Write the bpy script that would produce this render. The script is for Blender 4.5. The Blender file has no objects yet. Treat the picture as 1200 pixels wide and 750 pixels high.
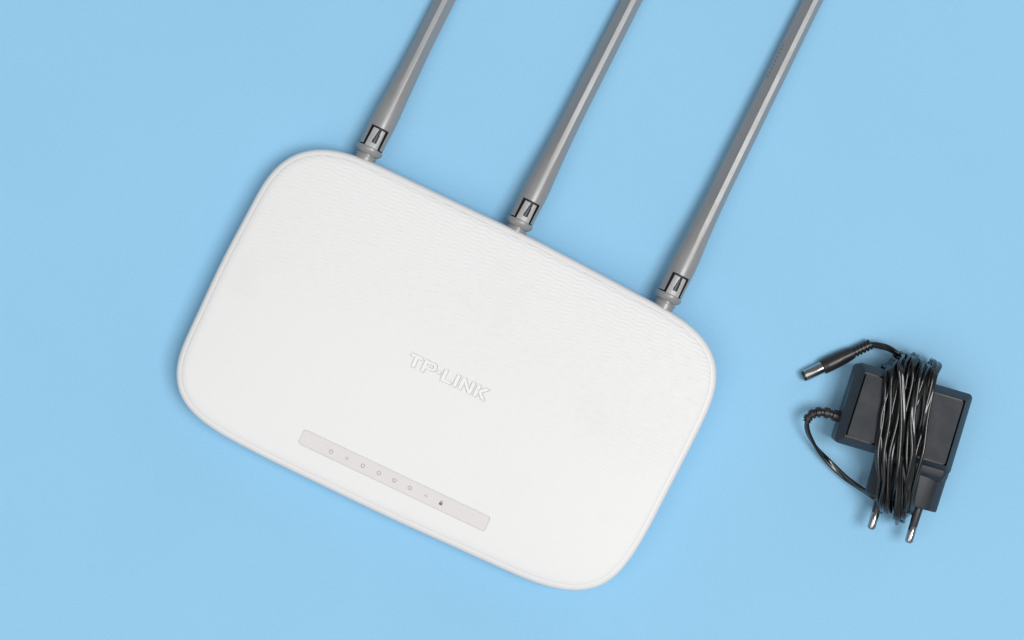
import bpy, bmesh, math, random
import numpy as np
from mathutils import Vector, Matrix
random.seed(4)
R = math.radians
MM = 0.001
S = bpy.context.scene
C = S.collection

# ------------------------------------------------------------------ camera
CAM_H = 1000.0                      # mm above the table
PXMM = 0.400                        # mm of table per photo pixel
cam_d = bpy.data.cameras.new('camera'); cam = bpy.data.objects.new('camera', cam_d); C.objects.link(cam)
cam.location = (0, 0, CAM_H * MM); cam.rotation_euler = (0, 0, 0)
cam_d.sensor_width = 36.0; cam_d.lens = 36.0 * CAM_H / (1200 * PXMM)
cam_d.clip_start = 0.01; cam_d.clip_end = 50
S.camera = cam

# ------------------------------------------------------------------ studio light
w = bpy.data.worlds.new('World'); S.world = w; w.use_nodes = True
w.node_tree.nodes['Background'].inputs[0].default_value = (1.0, 1.0, 1.0, 1)
w.node_tree.nodes['Background'].inputs[1].default_value = 0.23

def area_light(name, loc, target, sx, sy, watts, col):
    d = bpy.data.lights.new(name, 'AREA'); d.shape = 'RECTANGLE'; d.size = sx; d.size_y = sy
    d.energy = watts; d.color = col
    o = bpy.data.objects.new(name, d); C.objects.link(o); o.location = loc
    o.rotation_euler = (Vector(target) - Vector(loc)).to_track_quat('-Z', 'Y').to_euler()
    return o
area_light('softbox_lamp', (1.32, -0.42, 3.75), (-0.2, -0.2, 0), 1.70, 1.70, 106, (1, 0.995, 0.985))
area_light('overhead_fill', (-1.0, -1.0, 2.4), (-0.8, -0.8, 0), 2.4, 2.4, 25, (1, 1, 1))  # added overhead fill for soft ambient light, not a known fitting
area_light('upper_right_fill', (1.7, 1.8, 0.9), (0.1, 0, 0), 1.2, 1.0, 5, (0.93, 0.97, 1.0))  # weak added fill to lighten the adapter's edges, no actual window
S.view_settings.view_transform = 'Standard'; S.view_settings.look = 'None'
S.view_settings.exposure = 0.0; S.view_settings.gamma = 1.0

# ------------------------------------------------------------------ helpers
def P(px, py, z=0.0):
    """photo pixel at real height z (mm) -> table coordinates (mm)"""
    k = PXMM * (CAM_H - z) / CAM_H
    return np.array([(px - 600) * k, -(py - 375) * k, z])

def mesh_obj(name, verts, faces, mat, parent=None, smooth=True, sharp=None):
    """verts in mm -> one mesh object in metres"""
    me = bpy.data.meshes.new(name)
    v = np.asarray(verts, dtype=float) * MM
    me.from_pydata(v.tolist(), [], faces)
    bm = bmesh.new(); bm.from_mesh(me); bmesh.ops.recalc_face_normals(bm, faces=bm.faces); bm.to_mesh(me); bm.free()
    me.polygons.foreach_set('use_smooth', [smooth] * len(me.polygons))
    if sharp is not None: me.set_sharp_from_angle(angle=R(sharp))
    me.materials.append(mat); me.update()
    o = bpy.data.objects.new(name, me); C.objects.link(o)
    if parent: o.parent = parent
    return o

def thing(name, label, cat, loc_mm, rotz, group=None):
    o = bpy.data.objects.new(name, None); C.objects.link(o)
    o.empty_display_size = 0.02
    o.location = [c * MM for c in loc_mm]; o.rotation_euler = (0, 0, rotz)
    o['label'] = label; o['category'] = cat
    if group: o['group'] = group
    return o

class Frame:
    """local frame of a thing standing on the table, turned about z"""
    def __init__(s, loc, rot): s.o = np.array(loc, float); s.c, s.s = math.cos(rot), math.sin(rot)
    def loc(s, p):
        d = np.asarray(p, float) - s.o
        return np.array([d[0] * s.c + d[1] * s.s, -d[0] * s.s + d[1] * s.c, d[2]])
    def px(s, x, y, z): return s.loc(P(x, y, z))

def loft(rings, close_start=True, close_end=True, base=0):
    """closed rings of equal length -> verts, faces"""
    n = len(rings[0]); verts = [tuple(p) for r in rings for p in r]; faces = []
    for j in range(len(rings) - 1):
        for i in range(n):
            a = j * n + i; b = j * n + (i + 1) % n
            faces.append((a + base, b + base, b + n + base, a + n + base))
    if close_start: faces.append(tuple(base + i for i in range(n))[::-1])
    if close_end: faces.append(tuple(base + (len(rings) - 1) * n + i for i in range(n)))
    return verts, faces

def revolve(profile, origin, axis, side, n=32):
    """profile [(along, radius)] about an axis"""
    a = Vector(axis).normalized(); s = Vector(side); s = (s - a * s.dot(a)).normalized(); t = a.cross(s)
    o = Vector(origin); rings = []
    for l, r in profile:
        rings.append([o + a * l + (s * math.cos(2 * math.pi * i / n) + t * math.sin(2 * math.pi * i / n)) * r for i in range(n)])
    return loft(rings)

def catmull(pts, per=10, closed=False):
    pts = [np.asarray(p, float) for p in pts]; out = []; n = len(pts)
    rng = range(n) if closed else range(n - 1)
    for i in rng:
        g = lambda k: pts[k % n] if closed else pts[min(max(k, 0), n - 1)]
        p0, p1, p2, p3 = g(i - 1), g(i), g(i + 1), g(i + 2)
        for k in range(per):
            t = k / per
            out.append(.5 * ((2 * p1) + (-p0 + p2) * t + (2 * p0 - 5 * p1 + 4 * p2 - p3) * t * t + (-p0 + 3 * p1 - 3 * p2 + p3) * t ** 3))
    if not closed: out.append(pts[-1])
    return out

def sweep(path, section, twist=None, scale=None, up=(0, 0, 1)):
    """sweep a closed 2-D section along a 3-D path with parallel transport"""
    path = [Vector(p) for p in path]; n = len(path); rings = []
    t0 = (path[1] - path[0]).normalized(); u = Vector(up); u = (u - t0 * u.dot(t0)).normalized()
    for i in range(n):
        t = (path[min(i + 1, n - 1)] - path[max(i - 1, 0)]).normalized()
        u = (u - t * u.dot(t)).normalized(); v = t.cross(u)
        a = twist[i] if twist is not None else 0.0; k = scale[i] if scale is not None else 1.0
        ca, sa = math.cos(a), math.sin(a)
        rings.append([path[i] + (v * (x * ca - y * sa) + u * (x * sa + y * ca)) * k for x, y in section])
    return loft(rings)

def rrect(x0, x1, y0, y1, r, seg=6):
    r = max(r, 0.05); out = []
    for cx, cy, a0 in ((x1 - r, y1 - r, 0), (x0 + r, y1 - r, 90), (x0 + r, y0 + r, 180), (x1 - r, y0 + r, 270)):
        for k in range(seg + 1):
            a = R(a0 + 90 * k / seg); out.append((cx + r * math.cos(a), cy + r * math.sin(a)))
    return out

# ------------------------------------------------------------------ materials
def new_mat(name):
    m = bpy.data.materials.new(name); m.use_nodes = True
    nt = m.node_tree; return m, nt, nt.nodes['Principled BSDF']

def plastic(name, col, rough, spec=0.5, grain=0.0, gscale=4000, cvar=0.0, vscale=60):
    m, nt, b = new_mat(name); N = nt.nodes.new; L = nt.links.new
    b.inputs['Roughness'].default_value = rough; b.inputs['Specular IOR Level'].default_value = spec
    tc = N('ShaderNodeTexCoord')
    ns = N('ShaderNodeTexNoise'); ns.inputs['Scale'].default_value = vscale; ns.inputs['Detail'].default_value = 5
    L(tc.outputs['Object'], ns.inputs['Vector'])
    mr = N('ShaderNodeMapRange'); mr.inputs[1].default_value = .3; mr.inputs[2].default_value = .7
    mr.inputs[3].default_value = 1 - cvar; mr.inputs[4].default_value = 1 + cvar
    L(ns.outputs['Fac'], mr.inputs[0])
    mx = N('ShaderNodeVectorMath'); mx.operation = 'SCALE'; mx.inputs[0].default_value = col
    L(mr.outputs[0], mx.inputs['Scale']); L(mx.outputs[0], b.inputs['Base Color'])
    r2 = N('ShaderNodeMapRange'); r2.inputs[1].default_value = .3; r2.inputs[2].default_value = .7
    r2.inputs[3].default_value = rough * .88; r2.inputs[4].default_value = min(1, rough * 1.14)
    L(ns.outputs['Fac'], r2.inputs[0]); L(r2.outputs[0], b.inputs['Roughness'])
    if grain:
        g = N('ShaderNodeTexNoise'); g.inputs['Scale'].default_value = gscale; g.inputs['Detail'].default_value = 2
        L(tc.outputs['Object'], g.inputs['Vector'])
        bp = N('ShaderNodeBump'); bp.inputs['Strength'].default_value = grain; bp.inputs['Distance'].default_value = 0.0001
        L(g.outputs['Fac'], bp.inputs['Height']); L(bp.outputs[0], b.inputs['Normal'])
    return m

def metal(name, col, rough):
    m, nt, b = new_mat(name); b.inputs['Base Color'].default_value = (*col, 1)
    b.inputs['Metallic'].default_value = 1; b.inputs['Roughness'].default_value = rough
    N = nt.nodes.new; tc = N('ShaderNodeTexCoord'); ns = N('ShaderNodeTexNoise'); ns.inputs['Scale'].default_value = 900
    nt.links.new(tc.outputs['Object'], ns.inputs['Vector'])
    mr = N('ShaderNodeMapRange'); mr.inputs[3].default_value = rough * .9; mr.inputs[4].default_value = rough * 1.15
    nt.links.new(ns.outputs['Fac'], mr.inputs[0]); nt.links.new(mr.outputs[0], b.inputs['Roughness'])
    return m

def paper_mat():
    m, nt, b = new_mat('blue_paper'); N = nt.nodes.new; L = nt.links.new
    b.inputs['Roughness'].default_value = 0.9; b.inputs['Specular IOR Level'].default_value = 0.15
    tc = N('ShaderNodeTexCoord')
    n1 = N('ShaderNodeTexNoise'); n1.inputs['Scale'].default_value = 9; n1.inputs['Detail'].default_value = 6
    n2 = N('ShaderNodeTexNoise'); n2.inputs['Scale'].default_value = 1100; n2.inputs['Detail'].default_value = 3
    L(tc.outputs['Object'], n1.inputs['Vector']); L(tc.outputs['Object'], n2.inputs['Vector'])
    a = N('ShaderNodeMath'); a.operation = 'MULTIPLY_ADD'; a.inputs[1].default_value = 0.08; a.inputs[2].default_value = 0.962
    L(n1.outputs['Fac'], a.inputs[0])
    a2 = N('ShaderNodeMath'); a2.operation = 'MULTIPLY_ADD'; a2.inputs[1].default_value = 0.17; a2.inputs[2].default_value = -0.085
    L(n2.outputs['Fac'], a2.inputs[0])
    s = N('ShaderNodeMath'); s.operation = 'ADD'; L(a.outputs[0], s.inputs[0]); L(a2.outputs[0], s.inputs[1])
    v = N('ShaderNodeVectorMath'); v.operation = 'SCALE'; v.inputs[0].default_value = PAPER
    L(s.outputs[0], v.inputs['Scale']); L(v.outputs[0], b.inputs['Base Color'])
    bp = N('ShaderNodeBump'); bp.inputs['Strength'].default_value = .25; bp.inputs['Distance'].default_value = 0.0001
    L(n2.outputs['Fac'], bp.inputs['Height']); L(bp.outputs[0], b.inputs['Normal'])
    return m
PAPER = (0.287, 0.560, 0.792)

def shell_mat():
    """white plastic with fine moulded wave rows that fade out towards the front"""
    m, nt, b = new_mat('white_wave_plastic'); N = nt.nodes.new; L = nt.links.new
    b.inputs['Roughness'].default_value = 0.5; b.inputs['Specular IOR Level'].default_value = 0.4
    tc = N('ShaderNodeTexCoord'); sp = N('ShaderNodeSeparateXYZ'); L(tc.outputs['Object'], sp.inputs[0])
    def mt(op, a, bb=None, c=None):
        n = N('ShaderNodeMath'); n.operation = op
        for i, q in enumerate((a, bb, c)):
            if q is None: continue
            if isinstance(q, (int, float)): n.inputs[i].default_value = q
            else: L(q, n.inputs[i])
        return n.outputs[0]
    x, y = sp.outputs[0], sp.outputs[1]
    lw = N('ShaderNodeTexNoise'); lw.inputs['Scale'].default_value = 18; lw.inputs['Detail'].default_value = 1
    L(tc.outputs['Object'], lw.inputs['Vector'])
    warp = mt('MULTIPLY', lw.outputs['Fac'], 11.0)
    ph = mt('MULTIPLY', mt('SINE', mt('MULTIPLY', x, 2 * math.pi / .0085)), 1.0)
    rows = mt('SINE', mt('ADD', mt('ADD', mt('MULTIPLY', y, 2 * math.pi / .00190), ph), warp))
    mp = N('ShaderNodeMapping'); mp.inputs['Scale'].default_value = (230, 520, 1); L(tc.outputs['Object'], mp.inputs[0])
    cn = N('ShaderNodeTexNoise'); cn.inputs['Scale'].default_value = 1.0; cn.inputs['Detail'].default_value = 1; L(mp.outputs[0], cn.inputs['Vector'])
    cols = mt('MULTIPLY_ADD', cn.outputs['Fac'], 4.0, -2.0)
    h = mt('MULTIPLY', rows, mt('MULTIPLY_ADD', cols, .38, .62))
    mk = N('ShaderNodeMapRange'); mk.interpolation_type = 'SMOOTHSTEP'
    mk.inputs[1].default_value = -.030; mk.inputs[2].default_value = .022
    L(mt('ADD', y, mt('MULTIPLY', mt('SUBTRACT', lw.outputs['Fac'], .5), .03)), mk.inputs[0])
    h = mt('MULTIPLY', h, mk.outputs[0])
    gr = N('ShaderNodeTexNoise'); gr.inputs['Scale'].default_value = 1500; gr.inputs['Detail'].default_value = 2
    L(tc.outputs['Object'], gr.inputs['Vector'])
    h = mt('ADD', h, mt('MULTIPLY', gr.outputs['Fac'], .8))
    bp = N('ShaderNodeBump'); bp.inputs['Strength'].default_value = 0.7; bp.inputs['Distance'].default_value = 0.00012
    L(h, bp.inputs['Height']); L(bp.outputs[0], b.inputs['Normal'])
    # faint handling smudges
    sm = N('ShaderNodeTexNoise'); sm.inputs['Scale'].default_value = 26; sm.inputs['Detail'].default_value = 4
    L(tc.outputs['Object'], sm.inputs['Vector'])
    mr = N('ShaderNodeMapRange'); mr.inputs[1].default_value = .62; mr.inputs[2].default_value = .8
    mr.inputs[3].default_value = 1.0; mr.inputs[4].default_value = .965
    L(sm.outputs['Fac'], mr.inputs[0])
    v = N('ShaderNodeVectorMath'); v.operation = 'SCALE'; v.inputs[0].default_value = (.775, .775, .775)
    L(mr.outputs[0], v.inputs['Scale']); L(v.outputs[0], b.inputs['Base Color'])
    return m

M_PAPER = paper_mat()
M_SHELL = shell_mat()
M_WHITE = plastic('white_plastic', (.765, .755, .75), .42, .45, .15, 1500, .01)
M_LOWER = plastic('white_base_plastic', (.78, .775, .77), .5, .4, .1, 1500, .01)
M_LETTER = plastic('white_letter_plastic', (.81, .81, .81), .45, .45, .0, 1500, .01)
M_STRIP = plastic('pale_grey_window_plastic', (.695, .67, .665), .38, .3, .0, 1500, .01)
M_ICON = plastic('grey_print', (.40, .395, .40), .5, .3)
M_ICON2 = plastic('pale_grey_print', (.52, .50, .51), .5, .3)
M_ICON3 = plastic('dark_grey_print', (.16, .16, .17), .5, .3)
M_GREY = plastic('grey_antenna_plastic', (.252, .252, .257), .36, 1.0, .06, 2500, .03, 120)
M_CLIP = plastic('light_grey_clip_plastic', (.37, .37, .375), .36, .6, .1, 2500, .05, 400)
M_TONGUE = plastic('dark_grey_hinge_plastic', (.10, .10, .105), .4, .5)
M_GAP = plastic('dark_hinge_plastic', (.03, .032, .035), .5, .3)
M_MARK = plastic('dark_moulded_print', (.11, .11, .12), .5, .3)
M_BLACK = plastic('black_adapter_plastic', (.017, .021, .029), .42, .55, .35, 1800, .10, 90)
M_PANEL = plastic('black_textured_plastic', (.022, .026, .034), .5, .22, .5, 1500, .10, 120)
M_CABLE = plastic('black_cable_rubber', (.010, .011, .012), .18, .65, .0, 1500, .1, 300)
M_GRIP = plastic('black_plug_rubber', (.020, .018, .020), .33, .5, .1, 1500, .15, 300)
M_STEEL = metal('nickel_metal', (.43, .43, .44), .16)
M_TIP = plastic('dark_insulator', (.02, .02, .02), .3)

# ------------------------------------------------------------------ table
tb = mesh_obj('tabletop', [(-900, -900, 0), (900, -900, 0), (900, 900, 0), (-900, 900, 0)], [(0, 1, 2, 3)], M_PAPER, smooth=False)
tb['kind'] = 'structure'

# ================================================================== ROUTER
RANG = R(-25.4)
rc = P(523, 434, 22); rc[2] = 0
RF = Frame(rc, RANG)
router = thing('wifi_router', 'white rounded wifi router with three grey antennas lying on the blue surface', 'router', rc, RANG)

# traced outline of the widest line, real height ZW
ZW = 12.0
outl = [(258,310),(278,272),(294,242),(309,213.5),(318,201),(330,189),(344,180),(360,175),(376,173.5),(394,175.5),(414,181),(437,190),(456,199),
 (500,220),(560,248.5),(593,264),(616,275),(635,284.5),(664,300),(692,314.5),(719,329),(740,340),(762,352),(790,367),(807,378.5),(817,387),(829,400.5),
 (837,415.5),(841,430),(841,444.5),(838,460),(832,477),(807,528),(780,580.5),(766.7,607),(751,636),(738,656),(727,671),(716.7,680.5),(705,687.5),(691.7,691.7),
 (675,693),(658,691.3),(640,687),(621.7,680.8),(600,671.5),(553.3,650.3),(506.7,629.3),(460,608.3),(413.3,586),(366.7,563.3),(320,540.7),(276,518),(257,507.5),(240.4,496.5),(225.5,484.5),
 (214.5,471),(208,458),(205.5,443.5),(206.4,428.5),(210.5,412.5),(218,396),(225.5,380.5)]
O = np.array([RF.px(x, y, ZW)[:2] for x, y in outl])
# dense, smoothed closed curve
dn = np.array(catmull([(*p, 0) for p in O], 14, True))[:, :2]
seg = np.linalg.norm(np.roll(dn, -1, 0) - dn, axis=1); cum = np.concatenate([[0], np.cumsum(seg)]); NO = 1600
tt = np.linspace(0, cum[-1], NO, endpoint=False); dc = np.vstack([dn, dn[:1]])
curve = np.stack([np.interp(tt, cum, dc[:, 0]), np.interp(tt, cum, dc[:, 1])], 1)
ker = np.exp(-.5 * (np.arange(-45, 46) / 16.0) ** 2); ker /= ker.sum()
def csm(a): return np.convolve(np.concatenate([a[-45:], a, a[:45]]), ker, 'valid')
curve = np.stack([csm(curve[:, 0]), csm(curve[:, 1])], 1)
tang = np.roll(curve, -3, 0) - np.roll(curve, 3, 0); tang /= np.linalg.norm(tang, axis=1)[:, None]
area = .5 * np.sum(curve[:, 0] * np.roll(curve[:, 1], -1) - np.roll(curve[:, 0], -1) * curve[:, 1])
inward = np.stack([-tang[:, 1], tang[:, 0]], 1) * (1 if area > 0 else -1)
# logo and indicator window in router coordinates
ZT = 21.3
pts = [RF.px(x, y, ZT) for x, y in ((358.5, 504), (575.5, 607.2), (349.2, 519.7), (567.8, 622.8))]
sx0 = min(pts[0][0], pts[2][0]) - .2; sx1 = max(pts[1][0], pts[3][0]) - .4
sy1 = (pts[0][1] + pts[1][1]) / 2; sy0 = (pts[2][1] + pts[3][1]) / 2
LO = RF.px(483.5, 430.0, ZT); LS = PXMM * (1 - ZT / CAM_H)
letters = {
 'T': [[(-8.8,14.8),(6.9,14.8),(6.9,11.4),(2.1,11.4),(2.1,0),(-2.6,0),(-2.6,11.4),(-7.0,11.4),(-8.4,12.6)]],
 'P': [[(9.6,0),(9.6,14.8),(22.2,14.8),(25.2,13.6),(26.4,11.6),(26.4,8.6),(25.2,6.4),(22.2,5.2),(14.1,5.2),(14.1,0)], [(14.1,8.2),(21.0,8.2),(22.0,9.0),(22.0,11.0),(21.0,11.8),(14.1,11.8)]],
 '-': [[(28.4,6.0),(28.4,8.9),(33.0,8.9),(33.0,6.0)]],
 'L': [[(35.2,0),(35.2,14.8),(39.8,14.8),(39.8,3.3),(48.6,3.3),(48.6,0)]],
 'I': [[(51.0,0),(51.0,14.8),(55.6,14.8),(55.6,0)]],
 'N': [[(58.2,0),(58.2,14.8),(62.6,14.8),(70.6,5.8),(70.6,14.8),(74.8,14.8),(74.8,0),(70.4,0),(62.4,9.0),(62.4,0)]],
 'K': [[(77.4,0),(77.4,14.8),(82.0,14.8),(82.0,9.2),(88.2,14.8),(93.8,14.8),(86.0,7.5),(93.8,0),(88.0,0),(82.0,6.0),(82.0,0)]]}
letters = {k: [[(LO[0] + a * LS, LO[1] + b * LS) for a, b in lp] for lp in v] for k, v in letters.items()}
def inset(lp, d):
    n = len(lp); out = []
    ar = sum(lp[i][0] * lp[(i + 1) % n][1] - lp[(i + 1) % n][0] * lp[i][1] for i in range(n))
    sg = 1 if ar > 0 else -1
    for i in range(n):
        p0, p1, p2 = (np.array(lp[k % n]) for k in (i - 1, i, i + 1))
        n1 = p1 - p0; n1 = sg * np.array([-n1[1], n1[0]]) / np.hypot(*n1); n2 = p2 - p1; n2 = sg * np.array([-n2[1], n2[0]]) / np.hypot(*n2)
        b = n1 + n2; b /= np.hypot(*b); out.append(tuple(p1 + b * d / max(.35, b.dot(n1))))
    return out
letters = {k: [inset(lp, .20 if q == 0 else -.20) for q, lp in enumerate(v)] for k, v in letters.items()}
ix0, ix1 = sx0 - 3, max(sx1, LO[0] + 96 * LS) + 3
iy0, iy1 = sy0 - 2, LO[1] + 15 * LS + 3
ST = 0.13
nx = int((ix1 - ix0) / ST); ny = int((iy1 - iy0) / ST)
gx = np.linspace(ix0, ix1, nx + 1); gy = np.linspace(iy0, iy1, ny + 1)
cth = np.unwrap(np.arctan2(curve[:, 1], curve[:, 0])); cr = np.hypot(curve[:, 0], curve[:, 1])
if cth[-1] < cth[0]: curve = curve[::-1]; inward = inward[::-1]; cth = np.unwrap(np.arctan2(curve[:, 1], curve[:, 0])); cr = np.hypot(curve[:, 0], curve[:, 1])
def polar(th, arr):
    t0 = cth[0]; t = (np.asarray(th) - t0) % (2 * math.pi) + t0
    return np.interp(t, np.append(cth, cth[0] + 2 * math.pi), np.append(arr, arr[0]))
def ztop(x, y):
    rho = np.hypot(x, y) / polar(np.arctan2(y, x), cr)
    return 18.5 + 2.9 * (1 - np.clip(rho, 0, 1) ** 4)
def sdf(poly, X, Y):
    """signed distance to a polygon (negative inside)"""
    d = np.full(X.shape, 1e9); ins = np.zeros(X.shape, bool); n = len(poly)
    for i in range(n):
        (x0, y0), (x1, y1) = poly[i], poly[(i + 1) % n]
        ex, ey = x1 - x0, y1 - y0
        t = np.clip(((X - x0) * ex + (Y - y0) * ey) / (ex * ex + ey * ey), 0, 1)
        d = np.minimum(d, np.hypot(X - x0 - t * ex, Y - y0 - t * ey))
        c = ((y0 > Y) != (y1 > Y)); xi = ex * (Y - y0) / (ey if abs(ey) > 1e-9 else 1e-9) + x0
        ins ^= c & (X < xi)
    return np.where(ins, -d, d)
X, Y = np.meshgrid(gx, gy, indexing='ij')
D = np.full(X.shape, 1e9)
for v in letters.values():
    d = sdf(v[0], X, Y)
    if len(v) > 1: d = np.maximum(d, -sdf(v[1], X, Y))
    D = np.minimum(D, d)
pocket = np.clip((.50 - D) / .14, 0, 1) * .85
strip_poly = rrect(sx0, sx1, sy0, sy1, 1.3)
ds = sdf(strip_poly, X, Y)
pocket = np.maximum(pocket, np.clip((.24 - ds) / .12, 0, 1) * .55)
Zin = ztop(X, Y) - pocket
verts = np.stack([X, Y, Zin], -1).reshape(-1, 3)
gid = np.arange((nx + 1) * (ny + 1)).reshape(nx + 1, ny + 1)
faces = np.stack([gid[:-1, :-1], gid[1:, :-1], gid[1:, 1:], gid[:-1, 1:]], -1).reshape(-1, 4)
bnd = np.concatenate([gid[:-1, 0], gid[-1, :-1], gid[::-1, -1][:-1], gid[0, ::-1][:-1]])
bp_ = verts[bnd][:, :2]; th = np.arctan2(bp_[:, 1], bp_[:, 0])
oc = np.stack([polar(th, curve[:, 0]), polar(th, curve[:, 1])], 1)
oi = np.stack([polar(th, inward[:, 0]), polar(th, inward[:, 1])], 1); oi /= np.linalg.norm(oi, axis=1)[:, None]
rings = []
e8 = oc + oi * 8
for f in np.linspace(0, 1, 22)[1:-1]:
    q = bp_ * (1 - f) + e8 * f; rings.append((q, 0.0))
for e, dz in ((8, 0), (6.4, 0), (5.4, -.04), (4.6, -.13), (3.9, -.29), (3.4, -.44), (3.05, -.58), (2.95, -1.3)):
    rings.append((oc + oi * e, dz))
prev = bnd; allv = [verts]; allf = [faces]; base = len(verts); nb = len(bnd)
for q, dz in rings:
    z = ztop(q[:, 0], q[:, 1]) + dz
    allv.append(np.column_stack([q, z])); ids = np.arange(nb) + base; base += nb
    allf.append(np.stack([prev, ids, np.roll(ids, -1), np.roll(prev, -1)], 1)); prev = ids
mesh_obj('top_shell', np.concatenate(allv), np.concatenate(allf).tolist(), M_SHELL, router)

# rim (bezel) and lower shell, lofted from the outline
def ring_at(e, z, zt=False, step=4):
    q = curve[::step] + inward[::step] * e
    zz = (ztop(q[:, 0], q[:, 1]) + z) if zt else np.full(len(q), z)
    return np.column_stack([q, zz]).tolist()
v, f = loft([ring_at(2.2, 12.4), ring_at(.25, 12.4), ring_at(.02, 12.7), ring_at(0, 13.4), ring_at(.10, 14.9), ring_at(.35, 16.0), ring_at(.75, -1.50, True), ring_at(1.3, -1.02, True),
             ring_at(2.0, -.74, True), ring_at(2.8, -.64, True), ring_at(3.4, -.70, True)], False, False)
mesh_obj('rim', v, f, M_WHITE, router)
v, f = loft([ring_at(9, 0.0), ring_at(7, 0.1), ring_at(5.2, 1.2), ring_at(3.2, 4.2), ring_at(1.6, 7.8), ring_at(.7, 10.5), ring_at(.25, 12.0), ring_at(.5, 12.35), ring_at(2.4, 12.39)], True, False)
mesh_obj('lower_shell', v, f, M_LOWER, router, sharp=50)

# raised letters standing in their pockets
for ch, loops in letters.items():
    bm = bmesh.new(); rings_ = []
    for lp in loops:
        rings_.append([bm.verts.new((x * MM, y * MM, 0)) for x, y in lp])
    edges = []
    for r_ in rings_:
        for i in range(len(r_)): edges.append(bm.edges.new((r_[i], r_[(i + 1) % len(r_)])))
    bmesh.ops.triangle_fill(bm, use_beauty=True, edges=edges)
    for fc in bm.faces:
        if fc.normal.z < 0: fc.normal_flip()
    cx = sum(p[0] for p in loops[0]) / len(loops[0]); cy = sum(p[1] for p in loops[0]) / len(loops[0])
    zt = float(ztop(np.array(cx), np.array(cy)))
    top = list(bm.faces)
    ext = bmesh.ops.extrude_face_region(bm, geom=top)
    for el in ext['geom']:
        if isinstance(el, bmesh.types.BMVert): el.co.z = (zt + .10) * MM
    for vv in bm.verts:
        if vv.co.z < .005: vv.co.z = (zt - 1.3) * MM
    bmesh.ops.recalc_face_normals(bm, faces=bm.faces)
    me = bpy.data.meshes.new('letter'); bm.to_mesh(me); bm.free(); me.materials.append(M_LETTER)
    o = bpy.data.objects.new('letter', me); C.objects.link(o); o.parent = router
    md = o.modifiers.new('bevel', 'BEVEL'); md.width = .00012; md.segments = 2; md.limit_method = 'ANGLE'; md.angle_limit = R(50)

# indicator window with printed symbols
def plate(name, poly, z0, z1, mat, parent, bev=.1, zfun=True):
    """thin solid plate that follows the domed shell"""
    c = np.mean(poly, 0)
    rs = []
    for e, z in ((0, z0), (0, z1 - bev), (bev, z1)):
        r_ = []
        for x, y in poly:
            d = np.array([x, y]) - c; l = np.hypot(*d); q = c + d * (1 - e / max(l, .3)) if e else np.array([x, y])
            r_.append((q[0], q[1], float(ztop(q[0], q[1])) + z if zfun else z))
        rs.append(r_)
    v, f = loft(rs)
    return mesh_obj(name, v, f, mat, parent, sharp=35)
def strip_plate():
    rs = []
    for e, z in ((0, -.7), (0, -.16), (.1, -.06)):
        pl = rrect(sx0 + e, sx1 - e, sy0 + e, sy1 - e, 1.3 - e, 6)
        rs.append(pl)
    # long plate cut in columns so it follows the dome
    verts, faces = [], []
    n = 48; xs = np.linspace(sx0, sx1, n + 1)
    bm = bmesh.new()
    rr = []
    for (e, z), pl in zip(((0, -.7), (0, -.16), (.1, -.06)), rs):
        # insert extra points on the long sides
        full = []
        m = len(pl)
        for i in range(m):
            a, b = np.array(pl[i]), np.array(pl[(i + 1) % m]); full.append(tuple(a))
            if np.hypot(*(b - a)) > 20:
                for k in range(1, n): full.append(tuple(a + (b - a) * k / n))
        rr.append([(x, y, float(ztop(x, y)) + z) for x, y in full])
    v, f = loft(rr, False, False)
    N_ = len(rr[0]); top = rr[-1]
    # top face as strips: match upper and lower sides by x order
    up = sorted([i for i in range(N_) if top[i][1] > (sy0 + sy1) / 2], key=lambda i: top[i][0])
    lo = sorted([i for i in range(N_) if top[i][1] <= (sy0 + sy1) / 2], key=lambda i: top[i][0])
    b0 = 2 * N_
    k = min(len(up), len(lo))
    for i in range(k - 1): f.append((b0 + lo[i], b0 + lo[i + 1], b0 + up[i + 1], b0 + up[i]))
    return mesh_obj('indicator_window', v, f, M_STRIP, router, sharp=35)
win = strip_plate()

def flat_icon(shapes, c, mat):
    """shapes: list of (outer loop, inner loop or None) in mm around c"""
    verts, faces = [], []
    for outer, inner in shapes:
        n = len(outer); b = len(verts)
        def zz(p, dz): return (c[0] + p[0], c[1] + p[1], float(ztop(c[0] + p[0], c[1] + p[1])) + dz)
        if inner is None:
            verts += [zz(p, -.08) for p in outer] + [zz(p, -.035) for p in outer]
            faces += [(b + i, b + (i + 1) % n, b + n + (i + 1) % n, b + n + i) for i in range(n)] + [tuple(b + n + i for i in range(n))]
        else:
            verts += [zz(p, -.08) for p in outer] + [zz(p, -.035) for p in outer] + [zz(p, -.035) for p in inner] + [zz(p, -.08) for p in inner]
            for k in range(3):
                faces += [(b + k * n + i, b + k * n + (i + 1) % n, b + (k + 1) * n + (i + 1) % n, b + (k + 1) * n + i) for i in range(n)]
    return mesh_obj('indicator_symbol', verts, faces, mat, win, smooth=False)
def ngon(r, n=24, a0=0, cx=0, cy=0, sy=1): return [(cx + r * math.cos(a0 + 2 * math.pi * i / n), cy + sy * r * math.sin(a0 + 2 * math.pi * i / n)) for i in range(n)]
def box2(x0, x1, y0, y1): return [(x0, y0), (x1, y0), (x1, y1), (x0, y1)]
ring = [(ngon(1.0), ngon(.62))]
monitor = [(rrect(-1.0, 1.0, -.55, .9, .3, 4), rrect(-.65, .65, -.22, .58, .12, 4)), (box2(-.45, .45, -1.0, -.72), None)]
power = [(ngon(1.05, 24), ngon(.75, 24)), (box2(-.14, .14, -.1, .6), None)]
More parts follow.
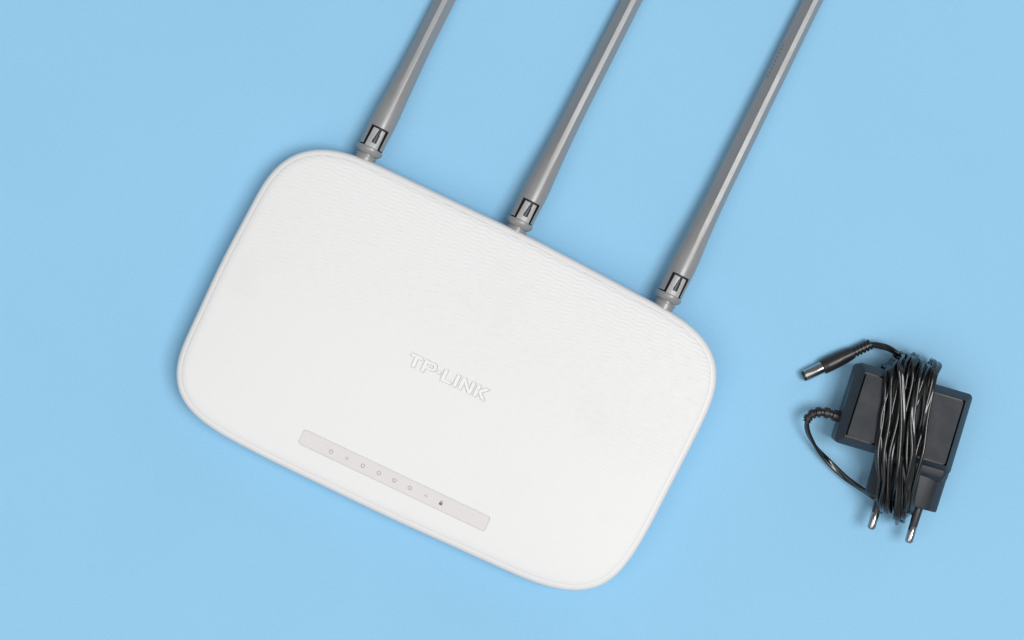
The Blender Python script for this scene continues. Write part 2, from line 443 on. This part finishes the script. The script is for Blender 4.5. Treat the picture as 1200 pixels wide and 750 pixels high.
gear = [(box2(-.16, .16, -.9, .9), None)] + [([(math.cos(a) * x - math.sin(a) * y, math.sin(a) * x + math.cos(a) * y) for x, y in box2(-.16, .16, -.9, .9)], None) for a in (R(60), R(120))]
wave = [(rrect(-.9, .9, -.45, .05, .2, 3), None), (rrect(-.6, .6, .2, .5, .12, 3), None)]
lock = [(rrect(-.8, .8, -1.0, .25, .15, 3), None), (rrect(-.55, .55, .3, 1.15, .4, 4), rrect(-.3, .3, .3, .9, .25, 4))]
globe = [(ngon(1.0), ngon(.7)), (box2(-.1, .1, -.7, .7), None)]
for (x, y), shp, mt_ in zip([(387.7,529.5),(406.3,537.4),(425,546),(443.7,554.7),(461.9,563.3),(480.2,572),(499,581),(516.7,589.7)],
        (power, gear, ring, ring, monitor, ring, wave, lock), (M_ICON, M_ICON2, M_ICON, M_ICON, M_ICON, M_ICON, M_ICON2, M_ICON3)):
    flat_icon(shp, RF.px(x, y, ZT)[:2], mt_)

# ---------------------------------------------------------------- antennas
SECT = [(-1.15, 4.83), (0, 4.85), (1.15, 4.83), (4.75, -.8), (4.75, -1.6), (3.0, -3.6), (-3.0, -3.6), (-4.75, -1.6), (-4.75, -.8)]
def section_final(ang, sc=1.0):
    """faceted outer section: narrow flat ridge on top, sloping flanks, rounded belly"""
    poly = SECT
    dx, dy = math.cos(ang), math.sin(ang); best = 1e9
    for i in range(len(poly)):
        (x0, y0), (x1, y1) = poly[i], poly[(i + 1) % len(poly)]
        ex, ey = x1 - x0, y1 - y0; den = dx * ey - dy * ex
        if abs(den) < 1e-9: continue
        t = (x0 * ey - y0 * ex) / den; s_ = (x0 * dy - y0 * dx) / den
        if t > 0 and -1e-6 <= s_ <= 1 + 1e-6: best = min(best, t)
    return best * sc
kr = [math.atan2(b, a) for a, b in SECT]
WHALF = R(45)
angs = sorted(set([round(a % (2 * math.pi), 5) for a in kr + [math.pi / 2 + WHALF, math.pi / 2 - WHALF] + [2 * math.pi * i / 44 for i in range(44)]]))
aa = [angs[0]]
for a in angs[1:]:
    if a - aa[-1] > .012: aa.append(a)
angs = aa
def antenna(base_px, top_px, z0, z1, roll, mark=False):
    LEN = 196.0
    a = Vector(RF.px(*base_px, z0)); ex = Vector(RF.px(*top_px, z1 + (z0 - z1) * .2))
    ax = (ex - a).normalized()
    up = Vector((0, 0, 1)); up = (up - ax * up.dot(ax)).normalized(); sd = ax.cross(up)
    rm = Matrix.Rotation(roll, 3, ax); up = rm @ up; sd = rm @ sd
    pt = lambda l, x, y: a + ax * l + sd * x + up * y
    ls = [1.05, 1.5, 2.5, 4, 6, 8, 9.6, 10.6, 11.2, 12.5, 15, 19] + [24 + i * 4 for i in range(40)] + [187, 191, 193.6, 195.2, 196]
    rings = []
    for l in ls:
        m = min(1, max(0, (l - 12) / 48)); m = m * m * (3 - 2 * m)
        sc = .97 - .09 * max(0, (l - 60)) / 136
        if l > 187: sc *= math.sqrt(max(.02, 1 - ((l - 187) / 9.2) ** 2))
        rc_ = 5.85 + .22 * math.exp(-((l - 17) / 9.0) ** 2)
        rings.append([pt(l, math.cos(t) * rr_, math.sin(t) * rr_) for t in angs for rr_ in [rc_ * (1 - m) + section_final(t, sc) * m]])
    n = len(angs); verts = [tuple(p) for r_ in rings for p in r_]; faces = []
    inwin = lambda l, t: l < 10.6 + 1e-6 and abs(t - math.pi / 2) < WHALF + .006
    for j in range(len(ls) - 1):
        for i in range(n):
            t0 = angs[i]; t1 = angs[(i + 1) % n]
            if ls[j + 1] <= 10.6 + 1e-6 and inwin(ls[j], t0) and inwin(ls[j], t1) and t1 > t0: continue
            faces.append((j * n + i, j * n + (i + 1) % n, (j + 1) * n + (i + 1) % n, (j + 1) * n + i))
    faces.append(tuple((len(ls) - 1) * n + i for i in range(n)))
    # wall thickness round the window
    jt = [j for j, l in enumerate(ls) if abs(l - 10.6) < 1e-6][0]
    il = [i for i, t in enumerate(angs) if abs(t - math.pi / 2) <= WHALF + .006]
    loop = [(j, il[0]) for j in range(jt + 1)] + [(jt, i) for i in il[1:]] + [(j, il[-1]) for j in range(jt - 1, -1, -1)]
    b = len(verts)
    for j, i in loop:
        t = angs[i]; verts.append(tuple(pt(ls[j], math.cos(t) * 5.8, math.sin(t) * 5.8 - 2.2)))
    for k in range(len(loop) - 1):
        (j0, i0), (j1, i1) = loop[k], loop[k + 1]
        faces.append((j0 * n + i0, j1 * n + i1, b + k + 1, b + k))
    ant = mesh_obj('antenna', verts, faces, M_GREY, router, sharp=16)
    # collar and neck
    v, f = revolve([(-9.5, 4.6), (-4.2, 4.7), (-3.9, 5.0), (-3.5, 5.0), (-3.3, 4.3), (-2.8, 4.3), (-2.6, 5.1), (-1.4, 6.2), (-1.1, 6.35), (.1, 6.4), (.4, 6.2), (.45, 3.4)], a, ax, sd, 48)
    mesh_obj('collar', v, f, M_GREY, ant, sharp=30)
    # dark hinge core seen through the window
    v, f = revolve([(.5, 4.45), (11.8, 4.45)], a, ax, sd, 28)
    mesh_obj('hinge_core', v, f, M_GAP, ant, sharp=30)
    # hinge clip: curved plate with a wedge slot, open towards the collar
    ca = R(34); nl, na = 26, 28
    bm = bmesh.new(); grid = {}
    for j in range(nl + 1):
        l = .4 + 9.3 * j / nl
        for i in range(na + 1):
            u = -1 + 2 * i / na
            t = math.pi / 2 - u * ca * (1 - .10 * j / nl)
            grid[j, i] = bm.verts.new(pt(l, math.cos(t) * 5.35, math.sin(t) * 5.35 - .25 * (1 - abs(u))))
    for j in range(nl):
        l = .4 + 9.3 * (j + .5) / nl
        for i in range(na):
            u = -1 + 2 * (i + .5) / na
            hw = .37 - .022 * (l - 2.6)
            if l > 2.9 and abs(u - .04 - .02 * (l - 3)) < hw: continue
            bm.faces.new((grid[j, i], grid[j, i + 1], grid[j + 1, i + 1], grid[j + 1, i]))
    for vv in list(bm.verts):
        vv.co *= MM
        if not vv.link_faces: bm.verts.remove(vv)
    me = bpy.data.meshes.new('hinge_clip'); bm.to_mesh(me); bm.free(); me.materials.append(M_CLIP)
    me.polygons.foreach_set('use_smooth', [True] * len(me.polygons))
    o = bpy.data.objects.new('hinge_clip', me); C.objects.link(o); o.parent = ant
    md = o.modifiers.new('thick', 'SOLIDIFY'); md.thickness = .0011; md.offset = 0
    # small tongue standing in the slot
    sec = rrect(-.38, .38, -.35, .35, .15, 3)
    v, f = sweep([pt(3.2, .1, 4.5), pt(5.4, .2, 4.6), pt(8.4, .4, 4.35)], sec, scale=[.9, .8, .45], up=up)
    mesh_obj('hinge_tongue', v, f, M_TONGUE, ant, sharp=40)
    if mark:   # row of small dark moulded strokes low on the flank
        verts, faces = [], []
        rnd = random.Random(7)
        for k in range(9):
            l = 112 + k * 2.0
            for (dl, x, hx) in ((0, -4.02, .62),):
                wl = rnd.uniform(.35, .6)
                y0 = 4.83 - (abs(x) - 1.15) / 3.6 * 5.63
                b = len(verts)
                sc = .97 - .09 * (l - 60) / 136
                for q in (0, .10):
                    for (s1, s2) in ((-1, -1), (1, -1), (1, 1), (-1, 1)):
                        dx = s2 * hx * .5 * .539; dy = s2 * hx * .5 * .842
                        verts.append(tuple(pt(l + s1 * wl, (x + dx - .842 * (q - .03)) * sc, (y0 + dy + .539 * (q - .03)) * sc)))
                faces += [(b + 4, b + 5, b + 6, b + 7), (b, b + 1, b + 5, b + 4), (b + 1, b + 2, b + 6, b + 5), (b + 2, b + 3, b + 7, b + 6), (b + 3, b, b + 4, b + 7)]
        mesh_obj('moulded_mark', verts, faces, M_MARK, ant, smooth=False)
    return ant
AR = (5, 7, 9)
antenna((433.5, 175.0), (521.5, 0), 11.4, 5.6, R(AR[0]))
antenna((609.7, 260.2), (741.3, 0), 11.4, 5.6, R(AR[1]))
antenna((783.9, 346.6), (953.6, 0), 11.4, 5.6, R(AR[2]), True)

# ================================================================== ADAPTER
AANG = R(-16.2)
ac = P(1058, 494, 20); ac[2] = 0
AF = Frame(ac, AANG)
adapter = thing('power_adapter', 'black plug-in power adapter with its cable wound round it, on the blue surface', 'adapter', ac, AANG)
ul = AF.px(1007, 424, 20); ur = AF.px(1141, 463, 20); ll = AF.px(976, 516, 20); lr = AF.px(1112, 558, 20)
bx0 = (ul[0] + ll[0]) / 2; bx1 = (ur[0] + lr[0]) / 2; by1 = (ul[1] + ur[1]) / 2; by0 = (ll[1] + lr[1]) / 2
def body_ring(e, z, r=2.2):
    # slight taper of the sides as in the photo
    out = []
    for x, y in rrect(bx0 + e, bx1 - e, by0 + e, by1 - e, max(r - e * .45, .5), 5):
        k = (y - (by0 + by1) / 2) / (by1 - by0)
        out.append((x + (ul[0] - ll[0]) * k * .6 if x < 0 else x + (ur[0] - lr[0]) * k * .6, y, z))
    return out
v, f = loft([body_ring(2.5, 3.0), body_ring(1.2, 3.4), body_ring(.5, 6), body_ring(.1, 18.5), body_ring(0, 20), body_ring(.35, 20.8), body_ring(3.6, 24.9), body_ring(3.66, 21.5), body_ring(5.6, 21.45)])
body = mesh_obj('housing', v, f, M_BLACK, adapter, sharp=22)
v, f = loft([body_ring(4.4, 21.2), body_ring(4.42, 24.9)])
mesh_obj('front_panel', v, f, M_PANEL, adapter, sharp=30)

# plug housing (flat rounded block), with a stepped shoulder under the box
pz = 12.5
def hexsec(hw, hh, k=.62):
    pts = [(-hw, -hh * .15), (-hw, hh * .15), (-hw * k, hh), (hw * k, hh), (hw, hh * .15), (hw, -hh * .15), (hw * k, -hh), (-hw * k, -hh)]
    # rounded by subdividing
    for _ in range(3):
        q = []
        for i in range(len(pts)):
            (x0, y0), (x1, y1) = pts[i], pts[(i + 1) % len(pts)]
            q += [(x0 * .8 + x1 * .2, y0 * .8 + y1 * .2), (x0 * .2 + x1 * .8, y0 * .2 + y1 * .8)]
        pts = q
    return pts
pl = AF.px(1013, 577, pz); pr = AF.px(1097, 601, pz); pcx = (pl[0] + pr[0]) / 2; phw = (pr[0] - pl[0]) / 2; pend = pr[1]
def plug_ring(y, hw, hh): return [(pcx + x, y, pz + zz) for x, zz in hexsec(hw, hh)]
v, f = loft([plug_ring(by0 + 6, phw + .6, 8.6), plug_ring(by0 - 1.5, phw + .5, 8.2), plug_ring(by0 - 3, phw + .2, 7.8), plug_ring(pend + .9, phw - .1, 7.4), plug_ring(pend + .2, phw - .4, 7.1), plug_ring(pend, phw - .9, 6.6)])
mesh_obj('plug_block', v, f, M_BLACK, adapter, sharp=30)
v, f = loft([[(x, by0 + 3, z) for x, z in rrect(pcx - phw + 2.0, bx1 - 1.2, 5, 22.0, 2.5)], [(x, by0 - 1.2, z) for x, z in rrect(pcx - phw + 2.4, bx1 - 1.4, 5.2, 21.6, 2.5)],
             [(x, by0 - 3.6, z) for x, z in rrect(pcx - phw + 3.2, bx1 - 2.0, 6.5, 20.4, 2.5)], [(x, by0 - 4.4, z) for x, z in rrect(pcx - phw + 4.2, bx1 - 3.0, 8, 19, 2.5)]])
mesh_obj('shoulder', v, f, M_BLACK, adapter, sharp=35)
# pins: insulated sleeve with a bare metal end
for tx, ty in ((1020.3, 620.5), (1064.3, 636.5)):
    tip = AF.px(tx, ty, pz)
    x = tip[0]
    L_ = pend - tip[1]
    o_ = (x, pend + .6, pz); ax = (0, -1, 0)
    v, f = revolve([(0, 2.15), (L_ - 7.4, 1.85), (L_ - 7.2, 1.75)], o_, ax, (1, 0, 0), 24)
    pin = mesh_obj('pin', v, f, M_BLACK, adapter, sharp=30)
    v, f = revolve([(L_ - 7.8, 1.7), (L_ - 7.3, 1.95), (L_ - .7, 1.95), (L_ - .1, 1.75), (L_ + .4, 1.25), (L_ + .6, .6)], o_, ax, (1, 0, 0), 24)
    mesh_obj('metal_tip', v, f, M_STEEL, pin, sharp=50)

# strain relief: ribbed bent sleeve leaving the left side
sp = catmull([AF.px(990, 490, 12), AF.px(979, 487, 12), AF.px(967, 483.5, 12), AF.px(956, 483.5, 12), AF.px(948.5, 488, 11.6), AF.px(945.5, 494, 11.2)], 12)
nS = len(sp); sc = []
for i in range(nS):
    t = i / (nS - 1); rib = 1.0 if (t < .25 or (t * 6.2) % 1.0 < .62) else .74
    sc.append((1.0 - .28 * t) * rib)
sec = [(2.9 * math.cos(2 * math.pi * i / 20), 2.9 * math.sin(2 * math.pi * i / 20)) for i in range(20)]
v, f = sweep(sp, sec, scale=sc)
mesh_obj('strain_relief', v, f, M_GRIP, adapter, sharp=50)

# the cable: flat twin-core lead, one continuous run
def twin(r=.79, sep=.77, n=11):
    pts = []
    for i in range(n): a = -R(125) + 2 * R(125) * i / (n - 1); pts.append((sep + r * math.cos(a), r * math.sin(a)))
    for i in range(n): a = R(55) + 2 * R(125) * i / (n - 1); pts.append((-sep + r * math.cos(a), r * math.sin(a)))
    return pts
rnd = random.Random(11)
path = [AF.px(x, y, z) for x, y, z in ((948.5, 488, 11.6), (945.5, 496, 11), (947.5, 508, 9), (957, 525, 6), (972, 542, 4.5), (990, 559, 5), (1008, 572, 8), (1022, 581, 14))]
zt_ = 26.1
#  (top pixel x, top pixel y, mid x at y=505, bottom x, bottom y, layer)
turns = [(1040, 431, 1031, 1031, 592, 0), (1046, 427, 1036, 1036, 596, 0), (1049, 424, 1040, 1034, 599, 1), (1056, 421, 1044, 1039, 600, 0),
         (1060, 419, 1050, 1040, 601, 1), (1066, 421, 1054, 1054, 606, 0), (1072, 419, 1061, 1051, 611, 1), (1076, 424, 1066, 1058, 609, 0),
         (1084, 431, 1072, 1059, 604, 1), (1092, 427, 1078, 1066, 600, 0), (1096, 429, 1083, 1069, 598, 1), (1080, 427, 1068, 1062, 596, 2), (1055, 420, 1058, 1044, 594, 2)]
# each turn: up the back, over the top edge, down the front, round the plug end
order = [0, 3, 1, 5, 2, 7, 4, 9, 6, 8, 10, 11, 12]
prev_b = path[-1]
first = True
for q, k in enumerate(order):
    tx, ty, mx, bxp, byp, lay = turns[k]
    h = zt_ + lay * 1.9 + rnd.uniform(0, .5)
    j = lambda s=.5: rnd.uniform(-s, s)
    if first:
        # arrives at the lower left, dives round the plug end to the back
        path += [AF.px(1031, 588, 14), AF.px(1034, 598, 9.0)]
        first = False
    # back run (under the box)
    tl = AF.px(tx, ty, 14); bl = path[-1]
    m1 = bl * .78 + tl * .22; m2 = bl * .35 + tl * .65
    path += [np.array([m1[0], m1[1], 2.6 + j(.3)]), np.array([m2[0], m2[1], 1.7 + j(.2)])]
    # top edge
    poke = rnd.uniform(0, 1.0)
    path += [np.array([tl[0] + j(), tl[1] - .8, 4.6]), np.array([tl[0] + j(), tl[1] + poke, 13]), np.array([tl[0] + j(), tl[1] + poke * .6 - .2, 20.5])]
    p = AF.px(tx * .93 + mx * .07 + j(1), ty + 9, h - 1.2); path.append(p)
    p = AF.px(tx * .62 + mx * .38 + j(1.4), ty + 28, h); path.append(p)
    path.append(AF.px(mx + j(4.5), 490, h + .4)); path.append(AF.px(mx * .7 + bxp * .3 + j(4.0), 530, h + .2))
    path.append(AF.px(mx * .3 + bxp * .7 + j(1.2), 562, h - 2.2))
    if q < len(order) - 1:
        path.append(AF.px(bxp + j(1), byp - 10, 20.5 + lay * 1.2)); path.append(AF.px(bxp + j(2), byp + j(2.5), 14)); path.append(AF.px(bxp + 2 + j(3), byp - 3, 6.5))
    else:   # last turn tucks under its neighbours at the bottom
        path.append(AF.px(bxp, byp - 10, 19)); path.append(AF.px(bxp + 1, byp, 13)); path.append(AF.px(bxp + 2, byp - 4, 6.5))
        tl = AF.px(1062, 424, 14); bl = path[-1]; m1 = bl * .75 + tl * .25; m2 = bl * .3 + tl * .7
        path += [np.array([m1[0], m1[1], 2.6]), np.array([m2[0], m2[1], 1.7]), AF.px(1058, 421, 5), AF.px(1056, 419, 10)]
# free end runs over to the barrel connector
path += [AF.px(1051, 414, 12), AF.px(1041, 408, 10), AF.px(1030, 405, 6.5), AF.px(1021, 404.2, 4.2), AF.px(1012, 407, 3.8)]
cp = catmull(path, 9)
tw = []; ph = 0.0
for i in range(len(cp)):
    t = i / 9.0
    tw.append(R(20) + 1.1 * math.sin(t * .83) + .8 * math.sin(t * .31 + 1.3))
nT = len(cp)
for i in range(nT):       # settle the ends: flat-on at both connectors
    if nT - i < 60: tw[i] *= (nT - i) / 60
v, f = sweep(cp, twin(), twist=tw)
mesh_obj('cable', v, f, M_CABLE, adapter, sharp=70)

# barrel connector
c0 = Vector(AF.px(942.5, 440.6, 3.6)); c1 = Vector(AF.px(1017.5, 404.5, 3.8)); ax = (c1 - c0).normalized(); CL = (c1 - c0).length
prof = [(9.4, 2.4), (9.4, 3.3), (9.8, 3.55), (13, 3.65), (18, 3.55), (23, 3.1), (25.3, 2.75)]
l = 25.3
while l < CL - .6:
    prof += [(l + .1, 2.55), (l + .25, 2.0), (l + .75, 2.0), (l + .9, 2.55), (l + 1.7, 2.6)]; l += 1.8
prof += [(CL + .2, 2.45), (CL + .5, 1.6)]
v, f = revolve(prof, c0, ax, (0, 0, 1), 28)
grip = mesh_obj('connector_grip', v, f, M_GRIP, adapter, sharp=45)
# flat sides moulded into the grip
v, f = revolve([(.4, 1.5), (.4, 2.62), (.7, 2.75), (9.9, 2.75)], c0, ax, (0, 0, 1), 28)
mesh_obj('barrel', v, f, M_STEEL, grip, sharp=40)
v, f = revolve([(-.9, 1.15), (-.9, 1.9), (-.6, 2.35), (.1, 2.5), (.6, 2.5)], c0, ax, (0, 0, 1), 28)
mesh_obj('insulator_ring', v, f, M_TIP, grip, sharp=40)
v, f = revolve([(-1.05, .35), (-.95, .75), (.5, .75)], c0, ax, (0, 0, 1), 16)
mesh_obj('inner_contact', v, f, M_STEEL, grip, sharp=40)
